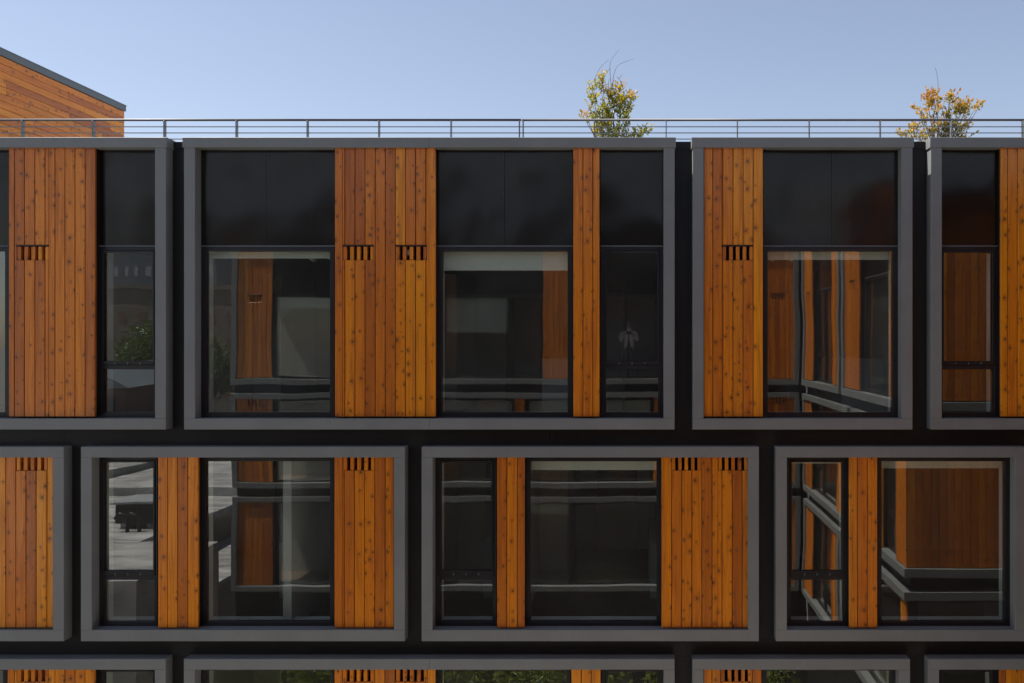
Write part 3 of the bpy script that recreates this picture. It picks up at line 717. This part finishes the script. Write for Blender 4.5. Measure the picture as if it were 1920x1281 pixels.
nb = thing('neighbour_building', 'low flat roofed building with pale roof membrane, mirrored in the left windows', 'building', (-28, -30, 0))
RZ = EYE-6.5
q = MB(); q.box(-50, -16.2, 0, RZ-0.3, -58, -7.5); q.box(-16.2, -13.6, 0, RZ-1.45, -58, -7.5); q.build('wall', 'tan', nb)
q = MB(); q.box(-50.1, -16.1, RZ-0.3, RZ, -58.1, -7.4, 0.04); q.box(-16.1, -13.5, RZ-1.45, RZ-1.3, -58.1, -7.4, 0.02); q.build('roof', 'membrane', nb)
q = MB()
for p in ((-50, -16.5, -24.5, -23.5), (-26, -25, -58, -24.6), (-50.1, -16.1, -58.1, -57.7)):
    q.box(p[0], p[1], RZ, RZ+0.35, p[2], p[3], 0.03)
q.build('roof_curb', 'membrane', nb)
q = MB(); q.box(-14.5, -10.4, 0, EYE-5.0, -9.0, -5.4, 0.05); q.build('annex', 'membrane', nb)
ac = thing('rooftop_unit', 'dark boxy ventilation unit on the pale flat roof, mirrored in the left casement', 'ventilation unit', (-17.2, -17.8, RZ))
q = MB(); q.box(-18.0, -16.7, RZ+0.18, RZ+0.85, -18.5, -17.2, 0.03); q.build('housing', 'alu', ac)
q = MB(); q.box(-18.15, -16.6, RZ+0.852, RZ+0.93, -18.6, -17.1, 0.02); q.build('lid', 'hvac', ac)  # paler than the housing: the lit look of the top is in its colour
for x_ in (-17.8, -16.9):
    q = MB(); q.box(x_-0.08, x_+0.08, RZ, RZ+0.18, -18.4, -17.3); q.build('skid', 'hvac', ac)
for x_ in (-17.35, -16.95):
    q = MB(); q.tube([(x_, -16.8, RZ), (x_, -16.8, RZ+0.4), (x_-.1, -16.8, RZ+.55), (x_-.28, -16.8, RZ+.6), (x_-.42, -16.8, RZ+.42)], 0.06, 8); q.build('pipe', 'alu', ac, True)

gh = thing('gabled_house', 'brown gabled house beyond the flat roof, mirrored in the upper left casement', 'building', (-46.5, -66, 0))
q = MB(); q.box(-50, -43, 0, EYE-3.9, -72, -60); q.build('wall', 'brown', gh)
q = MB(); q.add([(p, z_, y_) for y_ in (-59.6, -72.4) for p, z_ in ((-50.4, EYE-3.9), (-42.6, EYE-3.9), (-46.5, EYE-1.9))],
    [(2, 1, 0), (3, 4, 5), (0, 3, 5, 2), (1, 2, 5, 4), (0, 1, 4, 3)], 0, None, (.5, .5), False); q.build('roof', 'slate', gh)
for s in (-48.5, -46.5, -44.5):
    q = MB(); q.box(s-.5, s+.5, EYE-6.2, EYE-4.6, -59.99, -59.9); q.build('window', 'dark', gh)
for k, (x, y, h, rad) in enumerate([(-48.5, -76, 13.4, 3.6), (-52.5, -80, 11.6, 3.4), (-41, -70, 10.6, 2.8)]):
    broad_tree('street_tree', 'bushy green street tree beyond the flat roof, mirrored in the upper left casement', x, y, h, rad, 3200, 60+k, 'leaf_green', 0.42, 'trees beyond the neighbouring roof')
def block(name, label, x0, x1, y0, y1, h, mat, wx, wz, base=0):
    t = thing(name, label, 'building', ((x0+x1)/2, (y0+y1)/2, 0))
    q = MB(); q.box(x0, x1, 0, h, y0, y1); q.build('wall', mat, t)
    q = MB(); q.box(x0-.2, x1+.2, h, h+.5, y0-.2, y1+.2); q.build('parapet', mat, t)
    nx = int((x1-x0)/wx); n = 0
    z = 3.5
    while z < h-wz*.6:
        for k in range(nx):
            if n >= 96: break
            xc = x0+(k+.5)*(x1-x0)/nx
            q = MB(); q.box(xc-wx*.2, xc+wx*.2, z, z+wz*.42, y1-.05, y1+.03); q.build('window', 'hvac' if mat == 'slate' else 'brown', t); n += 1
        z += wz
block('tan_building', 'plain tan block with small windows, mirrored in the upper left casement', -66, -46, -105, -92, 17.0, 'tan', 2.2, 3.1)
block('office_tower', 'tall blue grey office block with rows of dark windows, mirrored atop the upper left casement', -84, -64, -140, -118, 31, 'slate', 1.75, 3.4)
block('brick_block', 'dark brick block beside the tan building, mirrored in the left windows', -44, -24, -112, -96, 14.5, 'brown', 2.8, 3.1)

# ------------------------------------------------------------------ the photographer in the open window opposite
def photographer():
    zf = ROW[0]['in_bot']-0.06; x, y = -0.20, OY-1.05
    t = thing('person', 'photographer in a pale shirt bent behind a tripod, faintly mirrored in the small casement', 'person', (x, y, zf))
    J = {'pel': (0, 0, .95), 'che': (0, .05, 1.30), 'nec': (0, .09, 1.48), 'hd0': (0, .12, 1.56), 'hd1': (0, .15, 1.70),
         'sl': (-.22, .07, 1.42), 'el': (-.25, .24, 1.16), 'wl': (-.13, .40, 1.36), 'kl': (-.07, .45, 1.40),
         'sr': (.22, .07, 1.42), 'er': (.25, .24, 1.16), 'wr': (.13, .40, 1.36), 'kr': (.07, .45, 1.40),
         'hl': (-.10, 0, .90), 'nl': (-.12, .05, .50), 'al': (-.12, 0, .08), 'tl': (-.13, .17, .03),
         'hr': (.10, 0, .90), 'nr': (.12, .05, .50), 'ar': (.12, 0, .08), 'tr': (.13, .17, .03)}
    rad = {'pel': .16, 'che': .185, 'nec': .06, 'hd0': .085, 'hd1': .095, 's': .065, 'e': .05, 'w': .032, 'k': .035, 'h': .095, 'n': .06, 'a': .045, 't': .04}
    E = [('pel', 'che'), ('che', 'nec'), ('nec', 'hd0'), ('hd0', 'hd1')]
    for s in 'lr': E += [('che', 's'+s), ('s'+s, 'e'+s), ('e'+s, 'w'+s), ('w'+s, 'k'+s), ('pel', 'h'+s), ('h'+s, 'n'+s), ('n'+s, 'a'+s), ('a'+s, 't'+s)]
    for s, sg in (('l', 1), ('r', -1)):
        k = J['k'+s]
        for i in range(4):
            a, b = 'f%s%d' % (s, i), 'g%s%d' % (s, i); ln = (.045, .05, .047, .038)[i]
            J[a] = (k[0]+sg*.02, k[1]+.035, k[2]+.03-.02*i); J[b] = (k[0]+sg*(.02+ln), k[1]+.04, k[2]+.028-.021*i)
            rad[a] = rad[b] = .009; E += [('k'+s, a), (a, b)]
        J['p'+s] = (k[0]+sg*.03, k[1]-.01, k[2]+.04); rad['p'+s] = .01; E.append(('k'+s, 'p'+s))
    names = list(J); me = bpy.data.meshes.new('body')
    me.from_pydata([J[n] for n in names], [(names.index(a), names.index(b)) for a, b in E], [])
    o = bpy.data.objects.new('body', me); COL.objects.link(o); o.parent = t
    sk = o.modifiers.new('s', 'SKIN'); ss = o.modifiers.new('d', 'SUBSURF'); ss.levels = ss.render_levels = 1
    for i, n in enumerate(names):
        r = rad.get(n) or rad.get(n[0]); me.skin_vertices[0].data[i].radius = (r, r)
        me.skin_vertices[0].data[i].use_root = (n == 'pel')
    me.materials.append(M['shirt'])
    dg = bpy.context.evaluated_depsgraph_get(); ev = o.evaluated_get(dg)
    m2 = bpy.data.meshes.new_from_object(ev); o.modifiers.clear(); o.data = m2
    m2.materials.clear()
    for k in ('shirt', 'trousers', 'skin'): m2.materials.append(M[k])
    for p in m2.polygons:
        c = p.center; p.use_smooth = True
        p.material_index = 2 if (c.z > 1.53 or (c.y > .38 and c.z > 1)) else (1 if c.z < .95 else 0)
    q = MB(); bx, by, bz = x, y, zf
    def ball(cx, cy, cz, r, sz, zmin, mat=0):
        for i in range(6):
            a0, a1 = i*math.pi/6, (i+1)*math.pi/6
            for k in range(10):
                b0, b1 = k*.6283, (k+1)*.6283
                P = lambda a, b: (bx+cx+r*math.sin(a)*math.cos(b), by+cy+r*math.sin(a)*math.sin(b), bz+cz+r*sz*math.cos(a))
                if r*sz*math.cos(a1) > zmin: q.add([P(a0, b0), P(a1, b0), P(a1, b1), P(a0, b1)], [(0, 1, 2, 3)], mat, None, (.5, .5), True)
    ball(0, .12, 1.68, .108, 1.1, -.02); q.build('hair', 'hair', t, True)
    q = MB()
    for sx in (-.032, .032): ball(sx, .235, 1.66, .012, 1, -1)
    q.build('eyes', 'hair', t, True)
    q = MB(); q.tube([(x, y+.235, zf+1.66), (x, y+.262, zf+1.625), (x, y+.24, zf+1.615)], [.008, .014, .012], 6); q.build('nose', 'skin', t, True)
    tp = thing('tripod', 'black camera tripod with camera standing in front of the pale shirted photographer', 'tripod', (x, y+.55, zf))
    q = MB(); q.box(x-.07, x+.07, zf+1.36, zf+1.46, y+.5, y+.57, .008); q.tube([(x, y+.57, zf+1.41), (x, y+.68, zf+1.41)], [.035, .04], 12); q.build('camera_body', 'alu', tp)
    q = MB(); q.tube([(x, y+.54, zf+.8), (x, y+.54, zf+1.36)], .016, 8); q.build('column', 'alu', tp)
    for a in (0.5, 2.6, 4.71):
        q = MB(); q.tube([(x, y+.54, zf+1.15), (x+.38*math.cos(a), y+.54+.3*math.sin(a)*.8, zf)], [.017, .011], 8); q.build('leg', 'alu', tp)
photographer()

# ------------------------------------------------------------------ light, sky, camera
EL, AZ = R(64), R(12)      # sun: high on the left, a little behind the facade plane
S = Vector((-math.cos(EL)*math.cos(AZ), math.cos(EL)*math.sin(AZ), math.sin(EL)))
sl = bpy.data.lights.new('sun', 'SUN'); sl.energy = 4.9; sl.angle = R(0.53); sl.color = (1, 0.95, 0.87)
so = bpy.data.objects.new('sun', sl); COL.objects.link(so); so.location = (-20, 10, 60)
so.rotation_euler = (-S).to_track_quat('-Z', 'Y').to_euler()

w = bpy.data.worlds.new('World'); scene.world = w; w.use_nodes = True
nt = w.node_tree; nt.nodes.clear()
sky = N(nt, 'ShaderNodeTexSky', sky_type='NISHITA', sun_disc=False)
sky.sun_elevation = EL; sky.sun_rotation = math.atan2(S.x, S.y); sky.altitude = 50; sky.air_density = 1.0; sky.dust_density = 0.6; sky.ozone_density = 1.6
bg = N(nt, 'ShaderNodeBackground'); bg.inputs[1].default_value = 0.065
hs = N(nt, 'ShaderNodeHueSaturation'); hs.inputs['Saturation'].default_value = 0.84
tint = mixc(nt, 1.0, hs.outputs[0], (1.07, 0.995, 0.975), 'MULTIPLY')
wo = N(nt, 'ShaderNodeOutputWorld'); L(nt, sky.outputs[0], hs.inputs['Color']); L(nt, tint, bg.inputs[0]); L(nt, bg.outputs[0], wo.inputs[0])

cam = bpy.data.cameras.new('camera'); co = bpy.data.objects.new('camera', cam); COL.objects.link(co)
co.location = (0, -DIST, EYE); co.rotation_euler = (R(90), 0, 0)
cam.sensor_width = 36; cam.lens = 36*1600/1920; cam.clip_end = 3000; cam.clip_start = 0.02
cam.shift_x = (960-PPX)/1920; cam.shift_y = 0.0
scene.camera = co
vs = scene.view_settings; vs.view_transform = 'Standard'; vs.look = 'None'; vs.exposure = 1.22; vs.gamma = 1.0
scene.render.engine = 'CYCLES'
cy = scene.cycles; cy.max_bounces = 10; cy.diffuse_bounces = 4; cy.glossy_bounces = 6; cy.transparent_max_bounces = 24
cy.use_denoising = True; cy.sample_clamp_indirect = 6.0
for o in list(scene.objects):
    if '_o' in o: del o['_o']
